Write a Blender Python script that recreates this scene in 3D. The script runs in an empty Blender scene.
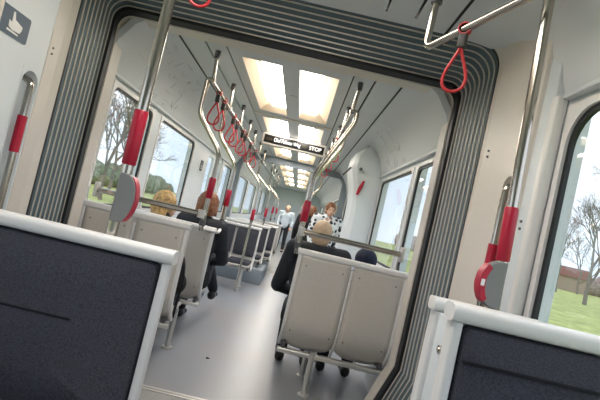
import bpy, bmesh, math, random
from mathutils import Vector, Matrix
random.seed(7)
C = bpy.context.scene.collection
PI = math.pi
# ------------------------------------------------------------------ camera
F = 450.0
CAM = Vector((0.31, 0.0, 1.26))
a_ = Vector(((297.2-300)/F, -(216.7-200)/F, -1)).normalized()      # world +Y seen by the camera
b_ = Vector((math.sin(math.radians(13.3)), math.cos(math.radians(13.3)), 0))
b_ = (b_ - a_*b_.dot(a_)).normalized()                             # world +Z
x_ = a_.cross(b_).normalized()                                     # world +X
R3 = Matrix((x_, a_, b_))
cd = bpy.data.cameras.new('camera'); cam = bpy.data.objects.new('camera', cd); C.objects.link(cam)
cam.matrix_world = Matrix.Translation(CAM) @ R3.to_4x4()
cd.sensor_width = 36; cd.lens = F/600*36; cd.clip_start = 0.02; cd.clip_end = 500
cd.dof.use_dof = False
bpy.context.scene.camera = cam
def at(px, py, Y):
    d = R3 @ Vector(((px-300)/F, -(py-200)/F, -1))
    return CAM + d*((Y-CAM.y)/d.y)
# ------------------------------------------------------------------ world, sun, exposure
sc = bpy.context.scene
w = bpy.data.worlds.new('sky'); sc.world = w; w.use_nodes = True
nt = w.node_tree; nt.nodes.clear()
wo = nt.nodes.new('ShaderNodeOutputWorld'); bg = nt.nodes.new('ShaderNodeBackground')
tc = nt.nodes.new('ShaderNodeTexCoord'); nz = nt.nodes.new('ShaderNodeTexNoise'); nz.inputs['Scale'].default_value = 2.2; nz.inputs['Detail'].default_value = 5
cr = nt.nodes.new('ShaderNodeValToRGB')
cr.color_ramp.elements[0].position = .38; cr.color_ramp.elements[0].color = (.60, .72, .82, 1)
cr.color_ramp.elements[1].position = .62; cr.color_ramp.elements[1].color = (.86, .90, .93, 1)
nt.links.new(tc.outputs['Generated'], nz.inputs['Vector']); nt.links.new(nz.outputs['Fac'], cr.inputs['Fac'])
nt.links.new(cr.outputs['Color'], bg.inputs['Color']); nt.links.new(bg.outputs['Background'], wo.inputs['Surface'])
bg.inputs['Strength'].default_value = 1.75
sc.view_settings.view_transform = 'Standard'; sc.view_settings.look = 'None'; sc.view_settings.gamma = 1
sc.view_settings.use_curve_mapping = False
sc.view_settings.exposure = 0.22
LAMP = 13.0          # strength of the ceiling light diffusers
# ------------------------------------------------------------------ materials
def mat(name, col, rough=.5, metal=0, noise=0, nscale=20, bump=0, emis=None, estr=0, coat=0, spec=.5):
    m = bpy.data.materials.new(name); m.use_nodes = True
    n = m.node_tree; p = n.nodes['Principled BSDF']
    p.inputs['Base Color'].default_value = (*col, 1); p.inputs['Roughness'].default_value = rough
    p.inputs['Metallic'].default_value = metal; p.inputs['Coat Weight'].default_value = coat
    p.inputs['Specular IOR Level'].default_value = spec
    if emis: p.inputs['Emission Color'].default_value = (*emis, 1); p.inputs['Emission Strength'].default_value = estr
    if noise or bump:
        t = n.nodes.new('ShaderNodeTexCoord'); z = n.nodes.new('ShaderNodeTexNoise'); z.inputs['Scale'].default_value = nscale; z.inputs['Detail'].default_value = 4
        n.links.new(t.outputs['Object'], z.inputs['Vector'])
        if noise:
            r = n.nodes.new('ShaderNodeValToRGB')
            r.color_ramp.elements[0].position = .3; r.color_ramp.elements[1].position = .7
            r.color_ramp.elements[0].color = (*[max(0, c*(1-noise)) for c in col], 1)
            r.color_ramp.elements[1].color = (*[min(1, c*(1+noise)) for c in col], 1)
            n.links.new(z.outputs['Fac'], r.inputs['Fac']); n.links.new(r.outputs['Color'], p.inputs['Base Color'])
        if bump:
            b = n.nodes.new('ShaderNodeBump'); b.inputs['Strength'].default_value = bump; b.inputs['Distance'].default_value = .002
            n.links.new(z.outputs['Fac'], b.inputs['Height']); n.links.new(b.outputs['Normal'], p.inputs['Normal'])
    return m
M = dict(
    wall=mat('wall_plastic', (.70, .75, .79), .38, noise=.02, nscale=3),
    wallc=mat('cream_plastic', (.68, .635, .585), .4, noise=.02, nscale=3),
    ceil=mat('ceiling_panel', (.62, .645, .68), .42, noise=.02, nscale=4),
    cove=mat('cove_panel', (.65, .68, .71), .4),
    ink=mat('etched_line', (.42, .45, .47), .6),
    dark=mat('dark_gap', (.012, .014, .017), .7),
    rubber=mat('black_rubber', (.010, .012, .016), .45),
    bellow=mat('bellows_rubber', (.08, .12, .145), .5, noise=.08, nscale=30, bump=.1),
    rib=mat('bellows_aluminium', (.72, .68, .63), .4, metal=.35),
    steel=mat('brushed_steel', (.54, .50, .45), .17, metal=1.0),
    steeld=mat('dark_bracket', (.16, .16, .17), .35, metal=.7),
    red=mat('red_grip', (.42, .006, .035), .38),
    strap=mat('red_strap', (.46, .02, .03), .45),
    shell=mat('beige_shell', (.61, .58, .545), .42, noise=.03, nscale=60),
    rim=mat('white_rim', (.80, .79, .79), .33),
    fabric=mat('navy_fabric', (.064, .066, .083), .9, noise=.35, nscale=220, bump=.6, spec=.15),
    seam=mat('seam_shadow', (.008, .009, .014), .95),
    floor=mat('floor_vinyl', (.30, .33, .37), .33, noise=.12, nscale=2.2),
    floorn=mat('floor_vinyl_speckled', (.30, .30, .30), .5, noise=.2, nscale=90),
    alu=mat('aluminium', (.70, .69, .66), .35, metal=.7),
    podium=mat('grey_blue_podium', (.24, .28, .32), .5),
    grey=mat('device_grey', (.20, .205, .21), .45),
    disp=mat('display_black', (.006, .006, .006), .3),
    dispf=mat('display_frame', (.55, .52, .48), .4),
    amber=mat('amber_led', (.05, .04, .02), .5),
    led=mat('white_led', (.9, .9, .9), .5, emis=(1, 1, .97), estr=1.0),
    cream=mat('luminaire_housing', (.76, .63, .48), .5),
    lamp=mat('luminaire_diffuser', (1, .97, .9), .5, emis=(1, .955, .89), estr=LAMP),
    sign=mat('sign_blue_grey', (.06, .10, .15), .4),
    white=mat('sign_white', (.85, .86, .86), .5),
    black=mat('sign_black', (.02, .02, .02), .5),
    skin=mat('skin', (.62, .38, .28), .5, noise=.05),
    jdark=mat('dark_jacket', (.016, .019, .026), .75, noise=.3, nscale=25, bump=.3),
    jblack=mat('black_cloth', (.009, .009, .011), .8, noise=.3, nscale=30),
    jpale=mat('pale_jacket', (.55, .62, .68), .8),
    jred=mat('red_jacket', (.5, .03, .05), .8),
    trou=mat('dark_trousers', (.014, .015, .02), .85),
    shoe=mat('black_shoe', (.008, .008, .009), .4),
    hairb=mat('brown_hair', (.22, .085, .035), .5, noise=.5, nscale=45, bump=.6),
    hairy=mat('blond_hair', (.50, .32, .13), .5, noise=.5, nscale=40, bump=.6),
    hairg=mat('thin_fair_hair', (.56, .42, .29), .6, noise=.12, nscale=40),
    cap=mat('navy_cap', (.012, .018, .045), .85, noise=.3, nscale=60),
    eye=mat('eye', (.02, .015, .01), .2),
    lips=mat('lips', (.45, .18, .15), .5),
    grass=mat('grass', (.43, .47, .16), .95, noise=.25, nscale=1.5),
    bark=mat('bark', (.25, .225, .205), .9, noise=.2, nscale=8),  # bark tone lightened so haze is in the colour
    hedge=mat('winter_hedge', (.36, .29, .26), .95, noise=.4, nscale=3),  # brown paled to carry the distance haze in its colour
    ivy=mat('evergreen', (.20, .23, .15), .95, noise=.4, nscale=3),
    house=mat('house_wall', (.42, .33, .27), .8), roof=mat('house_roof', (.22, .10, .07), .8),
)
fm = M['floor'].node_tree
for nd in fm.nodes:
    if nd.type == 'VALTORGB': nd.color_ramp.elements[0].color = (.275, .27, .285, 1); nd.color_ramp.elements[1].color = (.265, .295, .35, 1)
    if nd.type == 'TEX_NOISE': nd.inputs['Scale'].default_value = 1.1
# patterned jacket
pm = mat('patterned_jacket', (.8, .82, .85), .8); n = pm.node_tree
v = n.nodes.new('ShaderNodeTexVoronoi'); v.inputs['Scale'].default_value = 13; r = n.nodes.new('ShaderNodeValToRGB'); r.color_ramp.interpolation = 'CONSTANT'
r.color_ramp.elements[0].color = (.02, .025, .04, 1); r.color_ramp.elements[1].position = .42; r.color_ramp.elements[1].color = (.8, .83, .87, 1)
t = n.nodes.new('ShaderNodeTexCoord'); n.links.new(t.outputs['Object'], v.inputs['Vector']); n.links.new(v.outputs['Distance'], r.inputs['Fac']); n.links.new(r.outputs['Color'], n.nodes['Principled BSDF'].inputs['Base Color'])
M['jpat'] = pm
# window glass: clear with a mirror share
g = bpy.data.materials.new('window_glass'); g.use_nodes = True; n = g.node_tree; n.nodes.clear()
o = n.nodes.new('ShaderNodeOutputMaterial'); mx = n.nodes.new('ShaderNodeMixShader'); tr = n.nodes.new('ShaderNodeBsdfTransparent'); gl = n.nodes.new('ShaderNodeBsdfGlossy')
tr.inputs['Color'].default_value = (.90, .91, .93, 1); gl.inputs['Roughness'].default_value = .01
lw = n.nodes.new('ShaderNodeLayerWeight'); lw.inputs['Blend'].default_value = .5
pw = n.nodes.new('ShaderNodeMath'); pw.operation = 'POWER'; pw.inputs[1].default_value = 4.0; ml = n.nodes.new('ShaderNodeMath'); ml.operation = 'MULTIPLY_ADD'; ml.inputs[1].default_value = .5; ml.inputs[2].default_value = .03
n.links.new(lw.outputs['Facing'], pw.inputs[0]); n.links.new(pw.outputs[0], ml.inputs[0]); n.links.new(ml.outputs[0], mx.inputs[0]); n.links.new(tr.outputs[0], mx.inputs[1]); n.links.new(gl.outputs[0], mx.inputs[2]); n.links.new(mx.outputs[0], o.inputs['Surface'])
M['glass'] = g
# ------------------------------------------------------------------ mesh helpers
class MB:
    def __init__(s): s.b = bmesh.new(); s.mats = []; s.cur = 0
    def box(s, x0, x1, y0, y1, z0, z1, bev=0):
        vs = [s.b.verts.new(p) for p in ((x0,y0,z0),(x1,y0,z0),(x1,y1,z0),(x0,y1,z0),(x0,y0,z1),(x1,y0,z1),(x1,y1,z1),(x0,y1,z1))]
        fs = [s.b.faces.new([vs[i] for i in q]) for q in ((3,2,1,0),(4,5,6,7),(0,1,5,4),(1,2,6,5),(2,3,7,6),(3,0,4,7))]
        if bev:
            es = list({e for f in fs for e in f.edges})
            bmesh.ops.bevel(s.b, geom=es, offset=bev, segments=3, affect='EDGES', profile=.5)
        return s
    def rings(s, rings, close=True, caps=True):
        R = [[s.b.verts.new(p) for p in r] for r in rings]
        n_ = len(R[0])
        for i in range(len(R)-1):
            for j in range(n_ if close else n_-1):
                k = (j+1) % n_
                s.b.faces.new((R[i][j], R[i][k], R[i+1][k], R[i+1][j]))
        if caps and close:
            s.b.faces.new(list(reversed(R[0]))); s.b.faces.new(R[-1])
        return s
    def tube(s, pts, r, seg=12, rs=None, caps=True):
        P = [Vector(p) for p in pts]; out = []; nrm = None
        for i, p in enumerate(P):
            d = ((P[i+1]-p).normalized() if i < len(P)-1 else Vector()) + ((p-P[i-1]).normalized() if i else Vector())
            if d.length < 1e-6: d = (P[i]-P[i-1])
            d.normalize()
            if nrm is None:
                nrm = d.orthogonal().normalized()
            else:
                nrm = (nrm - d*nrm.dot(d)).normalized()
            bn = d.cross(nrm); rr = rs[i] if rs else r
            out.append([p + nrm*rr*math.cos(2*PI*k/seg) + bn*rr*math.sin(2*PI*k/seg) for k in range(seg)])
        return s.rings(out, True, caps)
    def ball(s, c, rx, ry=None, rz=None, u=16, v=12, rot=None):
        ry = ry or rx; rz = rz or rx
        mt = Matrix.Translation(c) @ (rot.to_4x4() if rot else Matrix()) @ Matrix.Diagonal((rx, ry, rz, 1))
        bmesh.ops.create_uvsphere(s.b, u_segments=u, v_segments=v, radius=1, matrix=mt)
        return s
    def poly(s, pts, ext):           # flat outline extruded by vector ext
        e = Vector(ext); A = [Vector(p) for p in pts]
        return s.rings([A, [p+e for p in A]])
    def setmat(s, k): s.cur = k; return s
    def build(s, name, m, parent=None, smooth=True, loc=None, mods=None):
        bmesh.ops.recalc_face_normals(s.b, faces=s.b.faces[:])
        me = bpy.data.meshes.new(name); s.b.to_mesh(me); s.b.free()
        me.materials.append(M[m] if isinstance(m, str) else m)
        ob = bpy.data.objects.new(name, me); C.objects.link(ob)
        if smooth:
            me.shade_smooth()
            try: me.set_sharp_from_angle(angle=math.radians(38))
            except Exception: pass
        if parent: ob.parent = parent
        if loc: ob.location = loc
        return ob
def fillet(pts, r, n=6):
    P = [Vector(p) for p in pts]; out = [P[0]]
    for i in range(1, len(P)-1):
        a, b, c = P[i-1], P[i], P[i+1]
        d1 = (a-b); d2 = (c-b); rr = min(r, d1.length*.45, d2.length*.45)
        p1 = b+d1.normalized()*rr; p2 = b+d2.normalized()*rr
        for k in range(n+1):
            t_ = k/n; out.append(p1*(1-t_)**2 + b*2*t_*(1-t_) + p2*t_**2)
    return out+[P[-1]]
def rrect(w0, w1, h0, h1, r, n=6):
    out = []
    for cx, cy, a0 in ((w1-r, h1-r, 0), (w0+r, h1-r, 90), (w0+r, h0+r, 180), (w1-r, h0+r, 270)):
        for k in range(n+1):
            a = math.radians(a0+90*k/n); out.append((cx+r*math.cos(a), cy+r*math.sin(a)))
    return out
def empty(name, loc=(0,0,0), rz=0, label=None, cat=None, group=None):
    o = bpy.data.objects.new(name, None); C.objects.link(o); o.location = loc; o.rotation_euler = (0,0,rz); o.empty_display_size = .1
    return tag(o, label, cat, group)
def on_wall(px, py, X):
    d = R3 @ Vector(((px-300)/F, -(py-200)/F, -1)); return CAM + d*((X-CAM.x)/d.x)
def tag(o, label=None, cat=None, group=None, kind=None):
    if label: o['label'] = label
    if cat: o['category'] = cat
    if group: o['group'] = group
    if kind: o['kind'] = kind
    return o
def structure(o, label=None): o['kind'] = 'structure'; return o if not label else tag(o, label)
def panel(mb, axis, c0, c1, u0, u1, v0, v1, holes):
    """slab with rectangular holes; axis X: u=Y, v=Z; axis Z: u=X, v=Y"""
    us = sorted({u0, u1, *[h[0] for h in holes], *[h[1] for h in holes]}); vs = sorted({v0, v1, *[h[2] for h in holes], *[h[3] for h in holes]})
    us = [u for u in us if u0 <= u <= u1]; vs = [v for v in vs if v0 <= v <= v1]
    for i in range(len(us)-1):
        run = None
        for j in range(len(vs)-1):
            um, vm = (us[i]+us[i+1])/2, (vs[j]+vs[j+1])/2
            solid = not any(h[0] < um < h[1] and h[2] < vm < h[3] for h in holes)
            if solid:
                if run is None: run = [vs[j], vs[j+1]]
                else: run[1] = vs[j+1]
            if (not solid or j == len(vs)-2) and run:
                if axis == 'X': mb.box(c0, c1, us[i], us[i+1], run[0], run[1])
                else: mb.box(us[i], us[i+1], run[0], run[1], c0, c1)
                run = None
# ------------------------------------------------------------------ setting: the tram body
NEARB, FARB = 2.47, 2.98      # near and far end of the first bellows
B2A, B2B = 9.3, 9.95          # second bellows
YB, YE = -2.2, 20.0
HW = 1.2                      # half width inside
CZ = 2.36                     # ceiling height
CN = 2.44                     # ceiling height of the near car
# windows: (side, y0, y1, z0, z1)
WIN = [(1, -1.5, 1.72, .85, 1.92), (-1, -1.5, 1.30, .85, 1.92),
       (-1, 3.22, 4.16, .96, 1.92), (-1, 4.36, 5.86, .96, 1.92),
       (1, 3.22, 3.76, .96, 1.92), (1, 3.86, 5.38, .96, 1.92),
       (-1, 8.15, 9.15, .96, 1.92), (1, 7.9, 9.1, .96, 1.92),
       (-1, 10.4, 12.2, .96, 1.92), (1, 10.4, 12.2, .96, 1.92), (-1, 12.5, 14.6, .96, 1.92), (1, 12.5, 14.6, .96, 1.92), (-1, 15.2, 17.2, .96, 1.92), (1, 15.2, 17.2, .96, 1.92), (-1, 17.6, 19.4, .96, 1.92), (1, 17.6, 19.4, .96, 1.92)]
DOORS = [(-1, 6.80, 8.0), (1, 6.35, 7.65)]
for side, nm in ((-1, 'left'), (1, 'right')):
    for (y0, y1) in ((YB, NEARB), (FARB, B2A), (B2B, YE)):
        mb = MB(); hs = [(a, b, c, d) for (s, a, b, c, d) in WIN if s == side] + [(a, b, .02, 2.0) for (s, a, b) in DOORS if s == side]
        hs = [h for h in hs if h[0] >= y0 and h[1] <= y1]
        x0, x1 = sorted((side*HW, side*(HW+.09)))
        panel(mb, 'X', x0, x1, y0, y1, 0, 2.0, hs)
        structure(mb.build('wall_'+nm, 'wall', smooth=False))
        # cove between wall and ceiling
        cz = CN if y1 == NEARB else CZ
        def cprof(q):
            lo = [(.84, cz), (.93, cz-.015), (1.04, cz-.09), (1.13, cz-.22), (1.18, 2.0), (1.2, 1.955)]
            hi = [(.84, cz), (.93, cz-.003), (1.04, cz-.012), (1.13, cz-.025), (1.18, cz-.04), (1.2, cz-.055)]
            return [(p[0], p[1]*(1-q)+h[1]*q) for p, h in zip(lo, hi)]
        stations = [(y0, 0), (1.74, 0), (1.80, .08), (1.93, .33), (2.12, .69), (2.30, .90), (y1, 1)] if y1 == NEARB else [(y0, 0), (y1, 0)]
        mb = MB(); rr_ = []
        for yy, q in stations:
            pr = cprof(q); rr_.append([Vector((side*x, yy, z)) for x, z in pr]+[Vector((side*(x+.03), yy, z+.04)) for x, z in reversed(pr)])
        mb.rings(rr_)
        if y1 == NEARB:      # upper wall beside the gangway
            xa, xb = sorted((side*HW, side*(HW+.09))); structure(MB().box(xa, xb, 1.74, y1, 2.0, 2.5).build('wall_upper', 'wall', smooth=False))
        cv = structure(mb.build('ceiling_cove', 'cove'))
        # dark joint between cove and ceiling, and the small lip above the windows
        x0, x1 = sorted((side*.832, side*.846))
        structure(MB().box(x0, x1, y0, y1, cz-.004, cz+.01).build('trim_1', 'dark', smooth=False))
        x0, x1 = sorted((side*1.165, side*1.2))
        structure(MB().box(x0, x1, y0, 1.72 if y1 == NEARB else y1, 1.94, 1.962, .004).build('trim_2', 'ceil'))
# ceilings with slots and light openings
LIGHTS = [(.50, 2.30), (3.42, 5.12), (5.48, 7.15), (7.5, 9.15), (10.1, 11.7), (12.0, 13.6), (13.95, 15.5), (15.9, 17.5)]
for (y0, y1) in ((YB, NEARB), (FARB, B2A), (B2B, YE)):
    hs = []; cz = CN if y1 == NEARB else CZ
    for sx in (-1, 1):
        for (a, b) in LIGHTS:
            if a > y0 and b < y1: hs.append((*sorted((sx*.072, sx*.385)), a, b))
        for xs, wd in ((.475, .012), (.635, .016)):
            hs.append((*sorted((sx*xs, sx*(xs+wd))), y0+.25, y1-.1))
    mb = MB(); panel(mb, 'Z', cz, cz+.018, -.84, .84, y0, y1, hs)
    structure(mb.build('ceiling', 'ceil', smooth=False))
structure(MB().box(-1.3, 1.3, YB, YE, 2.56, 2.60).build('ceiling_roof', 'dark', smooth=False))
# closing strips between cove and outer roof, so that no daylight leaks in
for sx in (-1, 1):
    x0, x1 = sorted((sx*1.24, sx*1.30)); structure(MB().box(x0, x1, YB, NEARB, 1.95, 2.56).build('wall_daylight_seal', 'dark', smooth=False))
    structure(MB().box(x0, x1, FARB, B2A, 1.95, 2.56).build('wall_daylight_seal', 'dark', smooth=False))
    structure(MB().box(x0, x1, B2B, YE, 1.95, 2.56).build('wall_daylight_seal', 'dark', smooth=False))
structure(MB().box(-1.3, 1.3, YB-.06, YB, -.05, 2.56).build('wall_back', 'wall', smooth=False))
structure(MB().box(-1.3, 1.3, YE, YE+.06, -.05, 2.56).build('wall_front', 'wall', smooth=False))
# floors
structure(MB().box(-1.29, 1.29, YB, 2.84, -.06, 0).build('floor', 'floorn', smooth=False))
structure(MB().box(-1.29, 1.29, 2.90, B2A, -.06, 0).build('floor', 'floor', smooth=False))
structure(MB().box(-1.29, 1.29, B2A, YE, -.06, 0).build('floor', 'floorn', smooth=False))
for k, y in enumerate((2.84, 2.875)):
    structure(MB().box(-.98, .98, y, y+.02, 0-.01, .004).build('trim_3', 'alu', smooth=False))
structure(MB().box(-.98, .98, 2.84, 2.90, -.06, .0015).build('trim_4', 'floorn', smooth=False))
for y in (9.18, 9.24, B2B+.05):
    structure(MB().box(-.98, .98, y, y+.022, 0, .005).build('trim_5', 'wallc', smooth=False))
# windows: frame ring, black gasket, pane
def window(i, side, y0, y1, z0, z1, r=.09):
    X = side*HW
    root = empty('window_%d' % i, (X, (y0+y1)/2, z0)); root['kind'] = 'structure'
    O = Vector(root.location)
    def ring(out, inn, xa, xb, name, m):
        mb = MB(); N = len(out)
        A = [Vector((xa, p[0], p[1]))-O for p in out]; B = [Vector((xa, p[0], p[1]))-O for p in inn]
        A2 = [Vector((xb, p[0], p[1]))-O for p in out]; B2 = [Vector((xb, p[0], p[1]))-O for p in inn]
        mb.rings([A, B, B2, A2, A], True, False)
        bmesh.ops.remove_doubles(mb.b, verts=mb.b.verts[:], dist=1e-5)
        return mb.build(name, m, root)
    R0 = rrect(y0-.001, y1+.001, z0-.001, z1+.001, .004); R1 = rrect(y0+.03, y1-.03, z0+.03, z1-.03, r)
    ring(R0, R1, X-side*.006, X+side*.03, 'window_frame', 'rim')
    R2 = rrect(y0+.05, y1-.05, z0+.05, z1-.05, r)
    ring(R1, R2, X+side*.006, X+side*.022, 'gasket', 'rubber')
    mb = MB(); mb.poly([Vector((X+side*.014, p[0], p[1]))-O for p in rrect(y0+.045, y1-.045, z0+.045, z1-.045, r)], (side*.004, 0, 0))
    mb.build('window_pane', 'glass', root, smooth=False)
for i, wn in enumerate(WIN): window(i+1, *wn, r=.13 if i < 2 else .07)
# doors of the middle car: two leaves each, tall glass in a grey frame
for i, (side, y0, y1) in enumerate(DOORS):
    root = empty('door_%d' % (i+1), (side*HW, (y0+y1)/2, 0)); root['kind'] = 'structure'
    L = (y1-y0)/2
    for k in (0, 1):
        a = -L+k*L+.008; b = a+L-.016
        mb = MB(); x0, x1 = sorted((side*.02, side*.06))
        panel(mb, 'X', x0, x1, a, b, .03, 1.98, [(a+.09, b-.09, .25, 1.86)])
        lf = mb.build('door_leaf', 'wall', root, smooth=False)
        mb = MB(); xg = side*.04
        mb.box(min(xg, xg+.004), max(xg, xg+.004), a+.085, b-.085, .245, 1.865); mb.build('door_pane', 'glass', lf, smooth=False)
        mb = MB(); xh = -side*.05; yy = b-.05 if k == 0 else a+.05
        mb.tube(fillet([(side*.02, yy, .85), (xh, yy, .85), (xh, yy, 1.5), (side*.02, yy, 1.5)], .05), .015)
        h = mb.build('door_handle', 'steel', lf)
        MB().tube([(xh, yy, 1.08), (xh, yy, 1.32)], .022).build('door_grip', 'red', lf)
# ------------------------------------------------------------------ bellows
def section(y, dx=0.0, dz=0.0, hw=1.13, top=2.36, bot=-.005, n=7):
    """half-open arch outline at depth y: right foot, up, over, down left"""
    q_ = min(1, max(0, (FARB-y)/(FARB-NEARB))) if y < FARB else 0
    top = 2.325+.125*q_; hw = 1.165+.005*q_
    r = .09+.05*q_+max(dx, 0)*.5; sx_ = SHIFT*q_; w_ = hw+dx; t_ = top+dz; out = [(1.0+dx, y, bot), (w_, y, .46)]
    for k in range(n+1):
        a = PI/2*k/n; out.append((w_-r+r*math.cos(a), y, t_-r+r*math.sin(a)))
    for k in range(n+1):
        a = PI/2+PI/2*k/n; out.append((-w_+r+r*math.cos(a), y, t_-r+r*math.sin(a)))
    out += [(-w_, y, .46), (-.97-dx, y, bot)]
    return [Vector((p[0]+sx_, p[1], p[2])) for p in out]
SHIFT = .04      # the near car stands slightly to the right of the next one
def bellows(y0, y1, nrib, label):
    root = empty('gangway_bellows', (0, (y0+y1)/2, 0), 0, label, 'bellows', 'gangway bellows')
    O = Vector(root.location); mb = MB(); rs = []
    step = (y1-y0)/nrib
    for k in range(nrib):
        ya = y0+k*step
        for f_, d in ((0, .0115), (.5, .013)):
            rs.append([p-O for p in section(ya+f_*step, d, d)])
    rs.append([p-O for p in section(y1, .012, .012)])
    mb.rings(rs, False, False); fold = mb.build('fold', 'bellow', root)
    sol = fold.modifiers.new('thick', 'SOLIDIFY'); sol.thickness = .02; sol.offset = 1
    for k in range(nrib+1):
        yy = y0+k*step; h = .0028
        rs = [[p-O for p in section(yy-h, 0.011, 0.011)], [p-O for p in section(yy-h*.7, .004, .004)], [p-O for p in section(yy+h*.7, .004, .004)], [p-O for p in section(yy+h, .011, .011)]]
        mb = MB(); mb.rings(rs, False, False); mb.build('rib', 'rib', root)
    return root
bellows(NEARB, FARB-.075, 8, 'dark grey ribbed gangway bellows framing the view into the next car')
bellows(B2A+.05, B2B-.04, 8, 'far gangway bellows beyond the grey portal, leading to the last car')
def portal(name, y0, y1, din, dout, m, num=None):
    """arch-shaped frame between two cars"""
    rs = [section(y0, din, din), section(y0, dout, dout), section(y1, dout, dout), section(y1, din, din), section(y0, din, din)]
    mb = MB(); mb.rings(rs, False, False)
    return structure(mb.build(name, m))
portal('trim_6', FARB-.07, FARB-.012, -.014, .14, 'rubber')
portal('trim_7', FARB-.012, FARB+.12, -.022, .14, 'wallc')
portal('trim_8', NEARB-.012, NEARB, -.004, .16, 'rubber')
rs = [section(NEARB-.012, .0, .0), section(NEARB-.012, .16, .10), section(NEARB-.14, .16, .10), section(NEARB-.14, .024, .02), section(NEARB-.12, .018, .0), section(NEARB-.012, .0, .0)]
mb = MB(); mb.rings(rs, False, False); structure(mb.build('trim_9', 'wallc'))
portal('trim_10', B2A, B2A+.05, -.10, .16, 'podium')
portal('trim_11', B2B-.04, B2B, -.03, .16, 'wall')
# ceiling strip just behind the near portal (upper wall panel)
# ------------------------------------------------------------------ near-car wall columns with recessed grab handles
def column(side, label, y0, y1, z0=0, xin=.05):
    X = side*HW
    x0, x1 = sorted((X-side*xin, X-side*.001))
    mb = MB(); mb.box(x0, x1, y0, y1, 0, 1.95, .012)
    return mb
for side in (-1, 1):
    cream = MB(); x0, x1 = sorted((side*(HW-.055), side*(HW-.001)))
    hy = 2.17 if side < 0 else 1.97
    # cream column with a recess opening
    panel(cream, 'X', x0, x1, 1.87, NEARB-.13, 0, 2.42, [(hy-.07, hy+.07, .62, 1.66)])
    cc = structure(cream.build('wall_column', 'wall' if side < 0 else 'wallc', smooth=False))
    # rounded recess lining
    gz = 1.25 if side < 0 else 1.16
    root = empty('wall_grab_bar', (side*HW, hy, 1.14), 0, ('red gripped steel grab bar recessed in the left wall column, sign above it' if side < 0 else
                 'red gripped steel grab bar recessed in the right wall column, partly behind the pole'), 'grab bar', 'grab bars in the wall recesses')
    O = Vector(root.location)
    out = rrect(hy-.071, hy+.071, .619, 1.661, .002, 8); inn = rrect(hy-.062, hy+.062, .63, 1.65, .06, 8)
    mb = MB(); xa = side*(HW-.057); xb = side*(HW-.004)
    A = [Vector((xa, *p))-O for p in out]; B = [Vector((xa, *p))-O for p in inn]; D = [Vector((xb, (p[0]-hy)*.9+hy, (p[1]-1.14)*.97+1.14))-O for p in inn]
    mb.rings([A, B, D], True, False); mb.b.faces.new([mb.b.verts.new(p) for p in D]); mb.build('recess', 'wall' if side < 0 else 'wallc', root)
    xh = side*(HW-.035)
    mb = MB(); mb.tube([Vector(p)-O for p in fillet([(side*(HW-.006), hy, .72), (xh-side*.03, hy, .74), (xh-side*.03, hy, 1.60), (side*(HW-.006), hy, 1.62)], .05)], .016); mb.build('bar', 'steel', root)
    MB().tube([Vector((xh-side*.03, hy, gz))-O, Vector((xh-side*.03, hy, gz+.18))-O], .022).build('grip', 'red', root)
    if side < 0: structure(MB().box(-HW+.001, -HW+.059, 2.245, NEARB-.13, 0, 2.42, .003).build('trim_16', 'wallc'))
    # screws
    for (yy, zz) in ((2.275, 1.78), (2.275, 1.81)):
        q = MB(); q.tube([(side*(HW-.054), yy, zz), (side*(HW-.063), yy, zz)], .006, 10); structure(q.build('trim_screw', 'steeld'))
    # bluish white service panel between column and window, with edge strips
    x0, x1 = sorted((side*(HW-.04), side*(HW-.001)))
    structure(MB().box(x0, x1, 1.77, 1.865, 0, 2.35, .006).build('wall_panel', 'wall'))
    x0, x1 = sorted((side*(HW-.062), side*(HW-.001)))
    structure(MB().box(x0, x1, 1.855, 1.88, 0, 2.40, .008).build('trim_12', 'wallc'))
    x0, x1 = sorted((side*(HW-.05), side*(HW-.001)))
    structure(MB().box(x0, x1, 1.73, 1.775, 0, 1.96, .012).build('trim_13', 'rim'))
    x0, x1 = sorted((side*(HW-.057), side*(HW-.01))); structure(MB().box(x0, x1, 1.879, 1.884, 0, 2.40).build('trim_15', 'steeld', smooth=False))
    for (yy, zz) in ((1.82, 1.42), (1.82, 1.45)):
        q = MB(); q.tube([(side*(HW-.04), yy, zz), (side*(HW-.046), yy, zz)], .006, 10); structure(q.build('trim_screw', 'steeld'))
# blue-grey sign on the left wall, white hand and seated figure
def pictogram(parent, pts_list, xf, m='white'):
    mb = MB()
    for pts in pts_list: mb.poly([xf(p) for p in pts], xf.ext)
    return mb.build('pictogram', m, parent, smooth=False)
def circ(cx, cy, r, n=14): return [(cx+r*math.cos(2*PI*k/n), cy+r*math.sin(2*PI*k/n)) for k in range(n)]
class XF:
    def __init__(s, x, y, z, side, sc_): s.x, s.y, s.z, s.side, s.s = x, y, z, side, sc_; s.ext = (-side*.0015, 0, 0)
    def __call__(s, p): return Vector((s.x, s.y + s.side*-1*p[0]*s.s, s.z+p[1]*s.s))
c = on_wall(6, 22, -HW+.056)
sg = MB(); S = .052
sg.poly([Vector((-.003, p[0], p[1])) for p in rrect(-.10, .10, -.060, .060, .012)], (.004, 0, 0))
sgo = sg.build('notice_sign', 'sign', loc=(-HW+.057, c.y, c.z), smooth=False)
tag(sgo, 'blue-grey sign with a white hand pictogram on the left wall above the grab bar', 'sign', 'pictogram signs')
xf = XF(.0012, 0, 0, -1, .052); xf.ext = (.0015, 0, 0)
pictogram(sgo, [[(-.5, .9), (-.3, .95), (-.1, .35), (.5, .2), (.95, .1), (.95, -.2), (.75, -.55), (-.2, -.6), (-.75, -.45), (-.8, .1), (-.45, .0)], [(-.9, -.62), (.6, -.72), (.6, -.85), (-.9, -.8)]], xf)
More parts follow.
